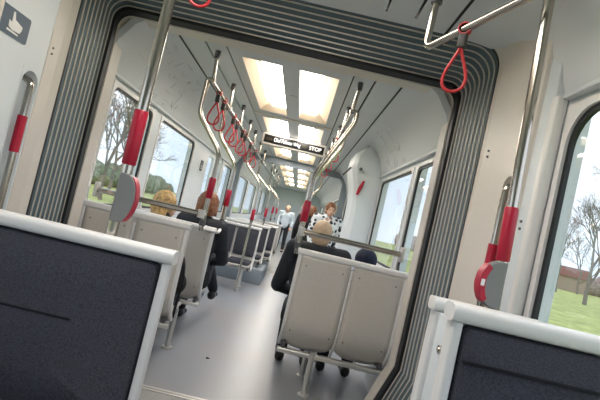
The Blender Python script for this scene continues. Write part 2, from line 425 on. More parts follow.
# ------------------------------------------------------------------ ceiling lights
def light(sx, y0, y1, label, CZ=CZ):
    root = empty('ceiling_light', (sx*.228, (y0+y1)/2, CZ), 0, label, 'light', 'recessed ceiling lights')
    O = Vector(root.location)
    x0, x1 = .072, .385
    mb = MB()   # open tray: sloping cream sides
    P = lambda x, y, z: Vector((sx*x, y, z))-O
    o_ = [(x0, y0), (x1, y0), (x1, y1), (x0, y1)]; i_ = [(x0+.01, y0+.10), (x1-.09, y0+.10), (x1-.09, y1-.10), (x0+.01, y1-.10)]
    A = [P(x, y, CZ) for x, y in o_]; B = [P(x, y, CZ+.075) for x, y in i_]
    mb.rings([A, B], True, False); mb.b.faces.new([mb.b.verts.new(p) for p in B])
    mb.rings([[P(x, y, CZ+.005) for x, y in o_], [P(x, y, CZ+.09) for x, y in o_]], True, False); mb.b.faces.new([mb.b.verts.new(P(x, y, CZ+.09)) for x, y in o_])
    mb.build('housing', 'cream', root, smooth=False)
    mb = MB(); mb.poly([P(x, y, CZ+.055) for x, y in [(p[0], p[1]) for p in rrect(x0+.012, x1-.125, y0+.09, y1-.09, .03)]], (0, 0, .012)); mb.build('diffuser', 'lamp', root, smooth=False)
    return root
names = ['above the foreground seats', 'just past the dark bellows', 'in front of the display board', 'behind the display board', 'first in the last car', 'second in the last car', 'third in the last car', 'farthest down the last car']
for i, (a, b) in enumerate(LIGHTS):
    for sx in (-1, 1):
        light(sx, a, b, 'recessed rectangular ceiling light %s, %s of its pair' % (names[i], 'left' if sx < 0 else 'right'), CN if i == 0 else CZ)
for y in (4.2, 6.3, 8.3):
    mb = MB()
    for k in range(5): mb.box(-.035+k*.014, -.027+k*.014, -.004, .004, -.002, 0)
    o = mb.build('air_slot', 'dark', smooth=False, loc=(.02, y, CZ)); structure(o)
# cross bars between light segments in the middle car
for y in (5.30, 7.32):
    structure(MB().box(-.47, .47, y-.05, y+.05, CZ-.012, CZ, .004).build('ceiling_rib', 'wallc'))
for o in list(C.objects):       # the near car's shell sits SHIFT to the right
    if o.parent: continue
    k = o.get('kind') == 'structure' or o.name.startswith(('wall_grab', 'notice_sign', 'ceiling_light'))
    if not k or o.name in ('wall_back', 'wall_front', 'ceiling_roof') or o.name.startswith(('floor', 'trim_3', 'trim_4', 'trim_9', 'trim_8', 'trim_6', 'trim_7')): continue
    ys = [o.location.y+c_[1] for c_ in o.bound_box] if o.type == 'MESH' else [o.location.y]
    if max(ys) <= NEARB+.01: o.location.x += SHIFT
# ------------------------------------------------------------------ drawings etched on the coves
def cove_point(side, y, t_):
    prof = [(.84, CZ), (.93, CZ-.015), (1.04, CZ-.09), (1.13, CZ-.22), (1.18, CZ-.36), (1.2, 1.955)]
    t_ *= len(prof)-1; i = min(int(t_), len(prof)-2); f_ = t_-i
    x = prof[i][0]*(1-f_)+prof[i+1][0]*f_; z = prof[i][1]*(1-f_)+prof[i+1][1]*f_
    return Vector((side*(x-.003), y, z-.004))
rr = random.Random(4)
for side, (y0, y1) in ((-1, (3.25, 4.6)), (1, (4.2, 5.35))):
    mb = MB()
    for k in range(34):
        y = rr.uniform(y0, y1); t0 = rr.uniform(.15, .8); L = rr.uniform(.05, .2)
        if k % 3 == 0:   ps = [cove_point(side, y, t0), cove_point(side, y, min(.9, t0+L*1.2))]
        elif k % 3 == 1: ps = [cove_point(side, y, t0), cove_point(side, min(y1, y+L), t0)]
        else:
            ps = [cove_point(side, y+L*.5*math.cos(q), min(.95, max(.05, t0+.22*math.sin(q)*L*2))) for q in [PI*j/8 for j in range(9)]]
        mb.tube(ps, .0016, 4)
    o = mb.build('etched_drawing', 'ink', smooth=False)
    tag(o, 'fine grey line drawing etched on the %s ceiling cove' % ('left' if side < 0 else 'right'), 'drawing', None, 'stuff')
# ------------------------------------------------------------------ right bulkhead cabinet past the windows, left sign wall
mb = MB()
mb.rings([[Vector((x, y, z)) for (x, z) in ((1.195, 0), (xw, 0), (xw, 1.45), (xw-.02, 1.75), (xw-.10, 2.0), (xw-.09, 2.18), (xw+.02, 2.30), (1.0, 2.345), (1.195, 2.1))] for y, xw in ((5.45, .98), (5.5, .93), (6.1, .93), (6.2, 1.02))])
bulk = structure(mb.build('wall_bulkhead', 'wall'))
bx = empty('emergency_hammer', (0, 0, 0), 0, 'red emergency hammer holder on the white bulkhead past the right windows', 'hammer')
p = at(360, 188, 5.43); bx.location = p
mb = MB(); mb.poly([Vector((x, 0, z)) for x, z in ((-.03, -.09), (.0, -.085), (.035, .03), (.04, .10), (.015, .09), (-.02, .0))], (0, .03, 0)); mb.build('holder', 'red', bx)
MB().tube([Vector((-.02, -.01, -.06)), Vector((.02, -.01, .07))], .01).build('handle', 'jred', bx)
p = at(361, 169, 5.40); q = MB(); q.tube([p+Vector((0, -.01, 0)), p+Vector((0, .06, 0))], .018, 16); tag(q.build('dome_camera', 'steeld'), 'small round dark camera dome high on the white right bulkhead', 'camera')
p = at(347, 171, 5.42); mb = MB(); mb.box(-.012, .012, 0, .01, -.07, .07, .003); o = mb.build('slot_cover', 'steeld', loc=p); o.rotation_euler = (0, math.radians(35), 0); structure(o)
# left wheelchair sign
p = at(204, 166, 6.4); 
sg = MB(); sg.poly([Vector((0, a, b)) for a, b in rrect(-.075, .075, -.075, .075, .01)], (.004, 0, 0))
so = tag(sg.build('wheelchair_sign', 'black', smooth=False, loc=(-HW+.001, 6.45, p.z)), 'small square black sign with a white wheelchair symbol on the left wall past the windows', 'sign', 'pictogram signs')
xf = XF(.0042, 0, 0, -1, .055); xf.ext = (.0015, 0, 0)
pictogram(so, [circ(-.1, .85, .16), [(-.2, .6), (.0, .6), (.05, .1), (.5, .1), (.75, -.6), (.95, -.55), (.95, -.7), (.65, -.8), (.4, -.08), (-.15, -.08)],
               [( .45*math.cos(a)-.1, .45*math.sin(a)-.4) for a in [math.radians(100+26*k) for k in range(10)]]+[( .32*math.cos(a)-.1, .32*math.sin(a)-.4) for a in [math.radians(100+26*k) for k in range(9, -1, -1)]]], xf)
# ------------------------------------------------------------------ display board
p = at(294, 144.5, 6.3)
db = empty('display_board', (p.x, 6.3, p.z), 0, 'black passenger display hanging across the ceiling, lit white stop name', 'display')
MB().box(-.46, .46, 0, .12, -.085, .085, .012).build('case', 'dispf', db)
MB().box(-.43, .43, -.004, .004, -.056, .056, .002).build('screen', 'disp', db)
for sx in (-.35, .35): MB().box(sx-.02, sx+.02, .04, .08, .08, CZ-p.z).build('bracket', 'ceil', db)
def text(s, x, z, size, m, parent, wd, y=-.006):
    cu = bpy.data.curves.new('lettering', 'FONT'); cu.body = s; cu.size = size; cu.extrude = .0008; cu.align_y = 'CENTER'; cu.offset = .0004
    ob = bpy.data.objects.new('lettering', cu); C.objects.link(ob); ob.data.materials.append(M[m]); ob.parent = parent
    bpy.context.view_layer.update()
    me = bpy.data.meshes.new_from_object(ob.evaluated_get(bpy.context.evaluated_depsgraph_get())); bpy.data.objects.remove(ob)
    xs = [v_.co.x for v_ in me.vertices]; me.transform(Matrix.Diagonal((wd/(max(xs)-min(xs)), 1, 1, 1)))
    ob = bpy.data.objects.new('lettering', me); C.objects.link(ob); ob.parent = parent
    if not me.materials: me.materials.append(M[m])
    ob.location = (x, y, z); ob.rotation_euler = (PI/2, 0, 0); return ob
text('Olof Palmen Weg', -.29, 0, .075, 'led', db, .38); text('STOP', .22, 0, .075, 'led', db, .17)
for k in range(5): MB().box(-.40+k*.018, -.388+k*.018, -.006, -.004, -.02, .02).build('led_block', 'amber', db, smooth=False)
for k in range(3): MB().box(.12+k*.02, .133+k*.02, -.006, -.004, -.02, .02).build('led_block', 'amber', db, smooth=False)
# ------------------------------------------------------------------ handrails, poles, straps
def sleeve(p0, p1, parent, r=.027):
    p0 = Vector(p0); p1 = Vector(p1); d = (p1-p0).normalized()*.006
    return MB().tube([p0, p0+d, p1-d, p1], r, 16, [r*.85, r, r, r*.85]).build('grip', 'red', parent)
def spole(side, Y, zb, zb1, zb2, xt, xl, label, foot=0.99, hanger=True):
    """bent pole: from the ceiling rail out and down to the aisle corner of a seat"""
    root = empty('bent_grab_pole', (side*xl, Y, foot), 0, label, 'grab pole', 'bent grab poles beside the aisle')
    O = Vector(root.location)
    pts = [(side*(xt-.02), Y, 2.12), (side*(xt+.035), Y, 2.13), (side*(xt+.035), Y, zb1), (side*xl, Y, zb2), (side*xl, Y, foot)]
    MB().tube([Vector(p)-O for p in fillet(pts, .06)], .0185, 14).build('pole', 'steel', root)
    sleeve(Vector((side*xl, Y, zb))-O, Vector((side*xl, Y, zb+.16))-O, root)
    MB().tube([Vector((side*xl, Y, 1.03))-O, Vector((side*xl, Y, 1.075))-O], .024, 14).build('clamp', 'steeld', root)
    return root
spole(-1, 3.40, 1.24, 1.85, 1.60, .56, .375, 'nearest bent steel pole on the left with red grip, beside the brown-haired passenger')
spole(1, 3.36, 1.235, 2.04, 1.60, .535, .365, 'nearest bent steel pole on the right with red grip, beside the balding passenger')
spole(-1, 4.28, 1.20, 1.85, 1.60, .56, .375, 'second bent steel pole on the left, behind the brown-haired passenger')
spole(1, 4.15, 1.22, 1.98, 1.62, .535, .365, 'second bent steel pole on the right, right behind the first')
spole(-1, 6.56, 1.06, 1.85, 1.60, .56, .325, 'bent steel pole standing before the first dark blue seats on the left', foot=0)
spole(-1, 8.42, 1.12, 1.85, 1.60, .56, .28, 'farthest bent steel pole on the left, by the grey podium', foot=.26)
spole(1, 8.0, 1.2, 1.85, 1.60, .55, .42, 'bent steel pole standing past the right door', foot=0)
spole(-1, 10.9, 1.2, 1.85, 1.60, .5, .30, 'first bent steel pole on the left in the last car', foot=0)
spole(1, 11.4, 1.2, 1.85, 1.60, .5, .36, 'first bent steel pole on the right in the last car', foot=0)
spole(-1, 12.8, 1.2, 1.85, 1.60, .5, .30, 'second bent steel pole on the left in the last car', foot=0)
def rail(side, X, y0, y1, hy, label):
    root = empty('ceiling_handrail', (side*X, y0, 2.12), 0, label, 'handrail', 'ceiling handrails')
    O = Vector(root.location)
    MB().tube([Vector((side*X, y0, 2.12))-O, Vector((side*X, y1, 2.12))-O], .016, 12).build('rail', 'steel', root)
    for y in hy:
        MB().tube([Vector(q)-O for q in fillet([(side*X, y, 2.12), (side*X, y, 2.17), (side*(X+.012), y, CZ-.045)], .02)], .014, 10).build('hanger', 'steel', root)
        MB().tube([Vector((side*(X+.012), y, CZ-.06))-O, Vector((side*(X+.012), y, CZ+.004))-O], .022, 12).build('socket', 'steeld', root)
rail(-1, .56, 3.40, 9.1, [3.42, 4.28, 5.1, 5.9, 6.6, 7.6, 8.6], 'steel handrail hung below the left side of the ceiling, red straps on it')
rail(1, .535, 3.36, 9.1, [3.38, 4.15, 5.0, 5.8, 6.6, 7.3, 8.0, 8.8], 'steel handrail hung below the right side of the ceiling of the middle car')
rail(-1, .5, 10.1, 14.2, [10.2, 11.2, 12.2, 13.2, 14.0], 'steel handrail on the left in the last car')
rail(1, .5, 10.1, 14.2, [10.2, 11.2, 12.2, 13.2, 14.0], 'steel handrail on the right in the last car')
def strap(p, ry=0, rz=0, s=1.0, label=None, cat='hand strap'):
    """red teardrop loop; p = centre of the rail it hangs from"""
    root = empty('hand_strap', p, rz, label, 'hand strap', 'red hand straps')
    root.rotation_euler = (0, ry, rz)
    q = [(.022*s*math.cos(a), 0, .022*s*math.sin(a)) for a in [2*PI*k/16 for k in range(17)]]
    mb = MB()     # band round the rail
    mb.rings([[Vector((x*f_, y_, z*f_)) for x, y_, z in ((c_[0], yy, c_[2]) for c_ in q[:-1])] for f_, yy in ((.85, -.012*s), (1.1, -.012*s), (1.1, .012*s), (.85, .012*s))], True, False)
    mb.build('band', 'strap', root)
    MB().box(-.016*s, .016*s, -.013*s, .013*s, -.075*s, -.02*s, .005*s).build('clip', 'black', root)
    L = []
    for k in range(29):
        t_ = k/28; a = PI*2*t_
        x = .055*math.sin(a)*(1-math.cos(a))*.5*1.15; z = -.065-.175*(1-math.cos(a))/2
        L.append((x*s, .004*math.sin(a), z*s))
    MB().tube(L, .0065*s, 8).build('loop', 'strap', root)
    return root
tst = 1
for k, y in enumerate((3.72, 4.0, 4.62, 4.9, 5.4, 5.65, 6.3, 7.0)):
    strap((-.56, y, 2.12), rz=.35*math.sin(k*3), s=1.15, label='red strap loop on the left handrail, number %d from the front' % (k+1) if 0 else
          ['red strap loop on the left handrail, the nearest one past the first pole', 'red strap loop on the left handrail, just behind the nearest strap', 'red strap loop on the left handrail, just past its second pole', 'red strap loop on the left handrail, above the second window',
           'red strap loop on the left handrail, before the door', 'red strap loop on the left handrail, close before the display', 'red strap loop on the left handrail, beside the display board', 'red strap loop on the left handrail, the farthest one'][k])
for k, y in enumerate((4.5, 5.4, 6.2)):
    strap((.535, y, 2.12), rz=.2, label=['red strap loop on the right handrail behind the bent poles', 'red strap loop on the right handrail near the white bulkhead', 'farthest red strap loop on the right handrail'][k])
# near right: ceiling rail with bend and big strap
A = at(435, 10, 2.02); B = at(425, 49, 2.02); D = at(521, 1, 1.62); D2 = B+(D-B)*1.45
nr = empty('ceiling_handrail', (A.x, A.y, CN), 0, 'bent steel handrail dropping from the ceiling at the upper right, one strap on it', 'handrail', 'ceiling handrails')
O = Vector(nr.location)
MB().tube([q-O for q in fillet([Vector((A.x, A.y, CN-.02)), B, D2], .05)], .0165, 16).build('rail', 'steel', nr)
MB().tube([Vector((0, 0, -.085)), Vector((0, 0, 0))], .026, 16).build('socket', 'steeld', nr)
e = D2-O
MB().box(-.10, .10, -.012, .012, -.004, .004).build('mount_plate', 'steeld', nr)
sp = B+(D-B)*.42
sp = at(472, 27, B.y+(D.y-B.y)*.42)
strap(B+(D-B)*.47, s=1.12, rz=math.atan2(-(D-B).x, -(D-B).y)+PI+.0, ry=0, label='large red strap loop hanging from the bent rail at the upper right')
# near left: strap loop just reaching into the picture
tp = at(197, 6, 1.75)
lr = empty('ceiling_handrail', (tp.x, 1.4, tp.z+.24), 0, 'short steel handrail under the foreground ceiling carrying a strap', 'handrail', 'ceiling handrails')
MB().tube([(0, .55, CN-tp.z-.24), (0, .55, .0), (0, -.6, 0), (0, -.6, CN-tp.z-.24)], .0165, 12).build('rail', 'steel', lr)
strap((tp.x, 1.75, tp.z+.24), rz=.15, label='red strap loop at the top edge, left of the centre, before the dark bellows')
# near poles
def near_pole(px, py, Y, g0, g1, side_dev, dev_z, label, dlabel, bot=0.0, rgrip=.0245, tilt=0, top=CN, rx=.060):
    p = at(px, py, Y)
    root = empty('grab_pole', (p.x, Y, bot), 0, label, 'grab pole', 'straight grab poles in the foreground')
    root.rotation_euler = (0, tilt, 0); root.location.x = p.x-math.tan(tilt)*p.z
    MB().tube([(0, 0, 0), (0, 0, top-bot)], .0195, 20).build('pole', 'steel', root)
    sleeve((0, 0, g0-bot), (0, 0, g1-bot), root, rgrip)
    MB().tube([(0, 0, top-bot-.03), (0, 0, top-bot-.001)], .028, 20).build('collar', 'steeld', root)
    # stop request device: half disc housing with red rim
    d = empty('stop_button', (root.location.x+math.tan(tilt)*dev_z, Y, dev_z), 0, dlabel, 'stop button', 'stop request buttons')
    s = side_dev
    arc = [(s*(.012+rx*math.cos(a)), .085*math.sin(a)) for a in [math.radians(-90+180*k/20) for k in range(21)]]
    mb = MB(); mb.poly([Vector((x, -.022, z)) for x, z in arc+[(-s*.012, .085), (-s*.012, -.085)]], (0, .044, 0))
    h = mb.build('housing', 'grey', d)
    bv = h.modifiers.new('b', 'BEVEL'); bv.width = .004; bv.segments = 2; bv.limit_method = 'ANGLE'
    return root, d
p1, d1 = near_pole(141, 115, 1.56, 1.300, 1.495, 1, 1.185, 'steel pole with a red grip rising behind the large seat on the left', 'grey half-disc stop button with red rim on the left foreground pole', rx=.044)
arc = lambda s, r0, r1, a0, a1, y: [Vector((s*(.012+r0*math.cos(a)), y, r1*math.sin(a))) for a in [math.radians(a0+(a1-a0)*k/14) for k in range(15)]]
mb = MB(); mb.rings([arc(1, .043, .084, -62, 62, -.018), arc(1, .0475, .0885, -62, 62, -.018), arc(1, .0475, .0885, -62, 62, .018), arc(1, .043, .084, -62, 62, .018)], False, False)
mb.build('button_rim', 'red', d1)
p2, d2 = near_pole(522, 152, 1.64, 1.275, 1.475, -1, 1.185, 'steel pole with a red grip by the right wall, next to the window', 'grey stop button with a glossy red press face on the right pole', tilt=-math.radians(2.1), top=2.30)
mb = MB(); mb.rings([arc(-1, .044, .072, -50, 50, -.0235), arc(-1, .066, .091, -50, 50, -.0235), arc(-1, .066, .091, -50, 50, .0235), arc(-1, .044, .072, -50, 50, .0235)], False, False)
mb.build('button_face', 'red', d2)
mb = MB(); mb.box(-.073, -.060, -.0255, -.0235, -.012, .012, .0005); mb.build('button_symbol', 'white', d2)
# guard rails behind the first rows
def guard(x0, x1, Y, z, label):
    root = empty('guard_rail', ((x0+x1)/2, Y, z), 0, label, 'guard rail', 'guard rails behind the first seats')
    h = (x1-x0)/2
    MB().tube([(-h, 0, 0), (h, 0, 0)], .0205, 16).build('bar', 'steel', root)
    e_ = h if x1 > 0 else -h
    MB().box(min(e_, e_*1.03)-.006, max(e_, e_*1.03)+.006, -.03, .03, -.055, .055, .006).build('bracket', 'steeld' if 0 else 'alu', root)
    c_ = -e_
    MB().tube([(c_, .0, -.03), (c_, .0, .03)], .027, 14).build('clamp', 'alu', root)
    MB().tube([(c_, 0, 0), (c_, .12, 0)], .015, 12).build('arm', 'alu', root)
guard(-1.15, -.375, 3.28, 1.12, 'horizontal steel rail above the back of the first left seats')
guard(.365, 1.10, 3.24, 1.165, 'horizontal steel rail above the back of the first right seats')
# ------------------------------------------------------------------ seats
def make_seat(n, W, H=1.05, label=None, loc=(0,0,0), rz=0, single_pad=False, legs=None, zf=0.0, seamz=None, group=None, pedestal=False, seam_x=None):
    """transverse seat, occupant looks to local +Y, origin on the floor below the middle of the back"""
    root = empty('passenger_seat', loc, rz, label, 'seat', group)
    zb, zc = .305, .43
    def py(z):          # side profile of the back
        t_ = (z-zb)/(H-zb); return -.02*t_ + (.12*(1-t_/.32)**2 if t_ < .32 else 0)
    w_ = W/n
    for k in range(n):
        xa = -W/2+k*w_+.012; xb = xa+w_-.024; nx, nz_ = 10, 16
        grid = []
        for j in range(nz_+1):
            t_ = j/nz_; row = []
            for i in range(nx+1):
                s_ = i/nx; e_ = abs(2*s_-1)
                lo = zb + .055*e_**3.5*1.0
                z = lo+(H-.03-lo)*t_
                row.append(Vector((xa+(xb-xa)*s_, py(z)-.012*(1-e_**2)*0+.018*(e_**4)*(1-t_)*.0, z)))
            grid.append(row)
        mb = MB(); mb.rings(grid, False, False)
        sh = mb.build('backrest_shell', 'shell', root)
        so_ = sh.modifiers.new('t', 'SOLIDIFY'); so_.thickness = .014; so_.offset = 0
        # screws on the back
        for (sx, sz) in ((xa+.05, H-.12), (xb-.05, H-.12), (xa+.04, zb+.14), (xb-.04, zb+.14)):
            q = MB(); q.tube([(sx-xa*0, py(sz)-.006, sz), (sx, py(sz)-.011, sz)], .006, 8); q.build('screw', 'steeld', sh)
    npad = 1 if single_pad else n
    wp = W/npad
    for k in range(npad):
        xa = -W/2+k*wp+.02; xb = xa+wp-.04
        mb = MB(); z0, z1 = zc+.05, H-.055
        rs = []
        ol = rrect(xa, xb, z0, z1, .022, 5); cx, cz = (xa+xb)/2, (z0+z1)/2
        for f_, d in ((1, .006), (1, .028), (.985, .040), (.95, .046), (.5, .049)):
            rs.append([Vector((cx+(x-cx)*f_, py(z)+d, cz+(z-cz)*f_)) for x, z in ol])
        mb.rings(rs)
        bp = mb.build('back_cushion', 'fabric', root)
        if seamz:
            s0, s1 = (xa+.004, xb-.004) if not seam_x else seam_x
            MB().box(s0, s1, py(seamz)+.044, py(seamz)+.0535, seamz-.0038, seamz+.0038, .001).build('seam', 'seam', bp)
        # seat pad
        mb = MB(); ol = rrect(xa, xb, .05, .44, .04, 5); rs = []
        cx, cy = (xa+xb)/2, .245
        for f_, z in ((.94, zc-.045), (1, zc-.035), (1, zc-.008), (.96, zc+.004), (.5, zc+.006)):
            rs.append([Vector((cx+(x-cx)*f_, cy+(y-cy)*f_, z)) for x, y in ol])
        mb.rings(rs); mb.build('seat_cushion', 'fabric', root)
        mb = MB(); mb.box(xa-.01, xb+.01, .10, .45, zc-.075, zc-.048, .01); mb.build('seat_pan', 'shell', root)
    # white top rail and side rims
    mb = MB(); mb.rings([[Vector((x, y-.012, z+H-.03)) for y, z in rrect(-.026, .045, -.02, .025, .016, 4)] for x in (-W/2-.022, -W/2-.018, W/2+.018, W/2+.022)])
    mb.build('top_rail', 'rim', root)
    for x in [-W/2, W/2]:
        ps = [Vector((x, py(z)+.012, z)) for z in [zb+(H-.05-zb)*q/10 for q in range(11)]]
        mb = MB(); mb.rings([[p+Vector((a, b, 0)) for a, b in rrect(-.013, .013, -.026, .03, .008, 3)] for p in ps]); mb.build('side_rim', 'rim', root)
    for k in range(1, n):
        x = -W/2+k*w_; ps = [Vector((x, py(z)-.004, z)) for z in [zb-.02+(H-.06-zb)*q/10 for q in range(11)]]
        MB().tube(ps, .010, 8).build('divider', 'rim', root)
    # frame beam and legs
    MB().box(-W/2-.01, W/2+.01, -.005+.04, .045+.04, .265, .30, .008).build('frame_beam', 'alu', root)
    MB().box(-W/2+.01, W/2-.01, .34, .375, .34, .37, .006).build('frame_beam', 'alu', root)
    for sx in (-1, 1):
        MB().box(sx*(W/2-.03)-.015, sx*(W/2-.03)+.015, .04, .40, .30, .345, .005).build('side_bracket', 'steeld', root)
    for (lx, ly) in (legs if legs is not None else [(-W/2+.09, .06), (-W/2+.06, .38)]):
        MB().tube([(lx, ly, zf), (lx, ly, zf+.012), (lx, ly, zf+.013), (lx, ly, .32)], .02, 14, [.045, .045, .021, .021]).build('leg', 'alu', root)
    return root
G = 'double seats seen from behind'
make_seat(2, .79, 1.05, 'beige-backed double seat on the right holding the balding man and the capped passenger', (.79, 3.30, 0), legs=[(-.14, .03), (-.15, .42)], group=G)
make_seat(2, .745, 1.04, 'beige-backed double seat on the left, nearest past the bellows, steel rail above it', (-.795, 3.20, 0), legs=[(.33, .55-.1)], group=G)
make_seat(2, .76, 1.0, 'beige-backed double seat on the left holding the blond and the brown-haired passengers', (-.765, 4.02, 0), legs=[(-.05, .38)], group=G)
hb = [o for o in C.objects if o.name == 'passenger_seat.002'][0]
MB().tube(fillet([(.30, .02, .985), (.30, -.05, .965), (.43, -.05, .965), (.43, .02, .985)], .02), .014, 12).build('grab_handle', 'rim', hb)
# seats facing the camera
G2 = 'dark blue seats facing the camera'
make_seat(2, .74, .96, 'dark blue double seat facing the camera, past the brown-haired passenger', (-.57, 7.08, 0), PI, legs=[(-.24, .30), (-.24, .06)], group=G2)
make_seat(2, .78, .97, 'dark blue seat facing the camera behind the front double seat', (-.52, 8.15, 0), PI, legs=[(-.3, .3)], zf=.25, group=G2)
make_seat(2, .80, .98, 'farthest dark blue seat facing the camera on the left, over the grey podium', (-.42, 8.95, 0), PI, legs=[(-.3, .3)], zf=.25, group=G2)
make_seat(2, .74, 1.0, 'beige-backed double seat in the last car, left of the aisle', (-.37, 10.35, 0), 0, group=G2)
make_seat(2, .74, 1.0, 'beige-backed double seat in the last car, right of the aisle', (.80, 12.0, 0), 0, group=G2)
pd = MB().box(-1.19, -.04, 7.55, 9.15, 0, .25, .01).build('podium', 'podium'); structure(pd)
# foreground seats
pL = at(176, 255, 1.44)
Wl = 1.02
nl = make_seat(1, Wl, 1.062, 'large dark blue upholstered seat back at the lower left, cream rim', (pL.x-.032-Wl/2, 1.49, 0), PI, single_pad=True, legs=[(-.4, .3)], seamz=.775, seam_x=(-.26, .47), group='foreground seats facing the camera')
Wr = .42
nrs = make_seat(1, Wr, 1.142, 'dark blue upholstered seat back at the lower right below the window', (.775+Wr/2, 1.18, 0), PI, single_pad=True, legs=[(0, .3)], seamz=1.0, group='foreground seats facing the camera')
nrr = make_seat(1, .33, 1.108, 'white-backed seat facing away, back to back with the lower right seat', (.85+.33/2, 1.56, 0), 0, single_pad=True, legs=[(0, .3)], group=G)
# white side panel with a lock between the two right seats
sp_ = MB().box(.845, .865, 1.24, 1.51, .05, 1.06, .006).build('side_panel', 'wall')
tag(sp_, 'white panel with a round lock at the end of the back-to-back seats, lower right', 'panel')
q = on_wall(441, 350, .845)
lk = MB(); lk.tube([(.845, q.y, q.z), (.836, q.y, q.z)], .014, 18); lk.tube([(.838, q.y, q.z), (.832, q.y, q.z)], .006, 10); lk.build('lock', 'steel', sp_)
# ------------------------------------------------------------------ people
def capsule(mb, a, b, ra, rb, n=6):
    a = Vector(a); b = Vector(b)
    mb.tube([a+(b-a)*k/n for k in range(n+1)], 0, 14, [ra+(rb-ra)*k/n for k in range(n+1)]); mb.ball(a, ra); mb.ball(b, rb)
def finish(mb, name, m, root, vox=.01, sm=6):
    o = mb.build(name, m, root)
    r_ = o.modifiers.new('r', 'REMESH'); r_.mode = 'VOXEL'; r_.voxel_size = vox; r_.use_smooth_shade = True
    s_ = o.modifiers.new('s', 'SMOOTH'); s_.iterations = sm; s_.factor = .5
    return o
def person(loc, rz, label, jacket, hair, seated=True, top=1.26, head_turn=0, hands='lap', trousers='trou', cap=False, cross=False, scale=1.0, group=None, lean=0, hairstyle='short', spread=1.0, shz=.46):
    root = empty('person', loc, rz, label, 'person', group)
    hz = .50 if seated else .90                  # hip height
    T = (top-hz)/.76                              # torso scale
    Z = lambda v_: hz+v_*T
    hipy = .16 if seated else 0
    V = lambda x, y, z: Vector((x, y, z))
    shx = .19*spread
    sh = {s: V(s*shx+lean*.4, hipy-.02, Z(shz)) for s in (-1, 1)}
    if seated:
        el = {s: V(s*(shx+.07)+lean*.2, hipy+.05, Z(.20)) for s in (-1, 1)}; wr = {s: V(s*.10, hipy+.27, Z(.13)) for s in (-1, 1)}
        kn = {s: V(s*.11, hipy+.42, .52) for s in (-1, 1)}; an = {s: V(s*.11, hipy+.44, .10) for s in (-1, 1)}
        if cross:
            kn[1] = V(.06, hipy+.42, .60); an[1] = V(.14, hipy+.62, .30)
    else:
        el = {s: V(s*(shx+.05), hipy-.02, Z(.19)) for s in (-1, 1)}; wr = {s: V(s*(shx+.03), hipy+.08, Z(-.04)) for s in (-1, 1)}
        kn = {s: V(s*.10, hipy+.01, .48) for s in (-1, 1)}; an = {s: V(s*.11, hipy-.01, .09) for s in (-1, 1)}
    hc = V(lean, hipy+.02, top-.115)              # head centre
    rot = Matrix.Rotation(head_turn, 3, 'Z')
    H_ = lambda x, y, z: hc+rot @ V(x, y, z)
    # body: one continuous skin surface
    mb = MB()
    capsule(mb, V(0, hipy, Z(.02)), V(lean*.5, hipy-.01, Z(.38)), .12, .125)
    for s in (-1, 1):
        capsule(mb, V(lean*.5, hipy-.01, Z(shz-.02)), sh[s], .06, .055)
        capsule(mb, sh[s], el[s], .048, .038); capsule(mb, el[s], wr[s], .036, .025)
        hp = V(s*.09, hipy, hz); capsule(mb, hp, kn[s], .075, .05); capsule(mb, kn[s], an[s], .048, .034)
        capsule(mb, an[s]+V(0, 0, -.03), an[s]+V(0, .14, -.055), .034, .024)
        d = (wr[s]-el[s]).normalized(); side_ = V(-s, 0, 0)*.6+V(0, 0, 0); side_ = (side_-d*side_.dot(d)).normalized(); up_ = d.cross(side_).normalized()
        if up_.z > 0: up_ = -up_
        pc = wr[s]+d*.045; rotm = Matrix((side_, d, up_)).transposed()
        mb.ball(pc, .038, .05, .017, rot=rotm)
        for i_, L_ in enumerate((.062, .072, .068, .052)):
            b0 = wr[s]+d*.075+side_*(.027-.018*i_); b1 = b0+d*L_*.5+up_*.006; b2 = b1+d*L_*.35+up_*.022
            mb.tube([b0-d*.02, b0, b1, b2], .008, 8, [.009, .009, .0085, .007])
        t0 = wr[s]+d*.02+side_*.028; mb.tube([t0, t0+side_*.022+d*.02, t0+side_*.026+d*.05+up_*.01], .009, 8, [.011, .0105, .008])
    capsule(mb, V(lean*.6, hipy-.01, Z(.44)), hc+V(0, -.015, -.06), .055, .052)
    mb.ball(hc+V(0, -.005, .012), .074, .092, .10, rot=rot); mb.ball(H_(0, .035, -.045), .056, .058, .062, rot=rot)
    mb.ball(H_(0, .094, -.02), .013, .018, .022, rot=rot); mb.ball(H_(0, .075, .028), .045, .018, .012, rot=rot)
    for s in (-1, 1): mb.ball(H_(s*.076, -.005, -.012), .012, .02, .032, rot=rot)
    finish(mb, 'body', 'skin', root, .009, 3)
    for s in (-1, 1):
        MB().ball(H_(s*.03, .083, .0), .0105, .008, .0065, 10, 8, rot=rot).build('eye', 'eye', root)
    MB().ball(H_(0, .088, -.058), .023, .009, .006, 10, 8, rot=rot).build('mouth', 'lips', root)
    # jacket
    mb = MB()
    mb.ball(V(lean*.3, hipy, Z(.12)), .165*spread, .135, .17*T); mb.ball(V(lean*.5, hipy-.01, Z(.32)), .19*spread, .14, .17*T)
    capsule(mb, V(0, hipy, Z(.02)), V(lean*.4, hipy-.01, Z(.34)), .15*spread, .15)
    for s in (-1, 1):
        capsule(mb, V(lean*.5, hipy-.015, Z(shz-.01)), sh[s]+V(0, 0, -.005), .075, .074)
        capsule(mb, sh[s], el[s], .072, .058); capsule(mb, el[s], wr[s]-(wr[s]-el[s])*.06, .056, .042)
    capsule(mb, V(lean*.6, hipy-.02, Z(.46)), V(lean*.7, hipy-.012, Z(.53)), .078, .07)
    finish(mb, 'jacket', jacket, root, .012, 8)
    # trousers
    mb = MB()
    for s in (-1, 1):
        hp = V(s*.09, hipy, hz); capsule(mb, hp, kn[s], .10, .07); capsule(mb, kn[s], an[s]+V(0, 0, .02), .068, .052)
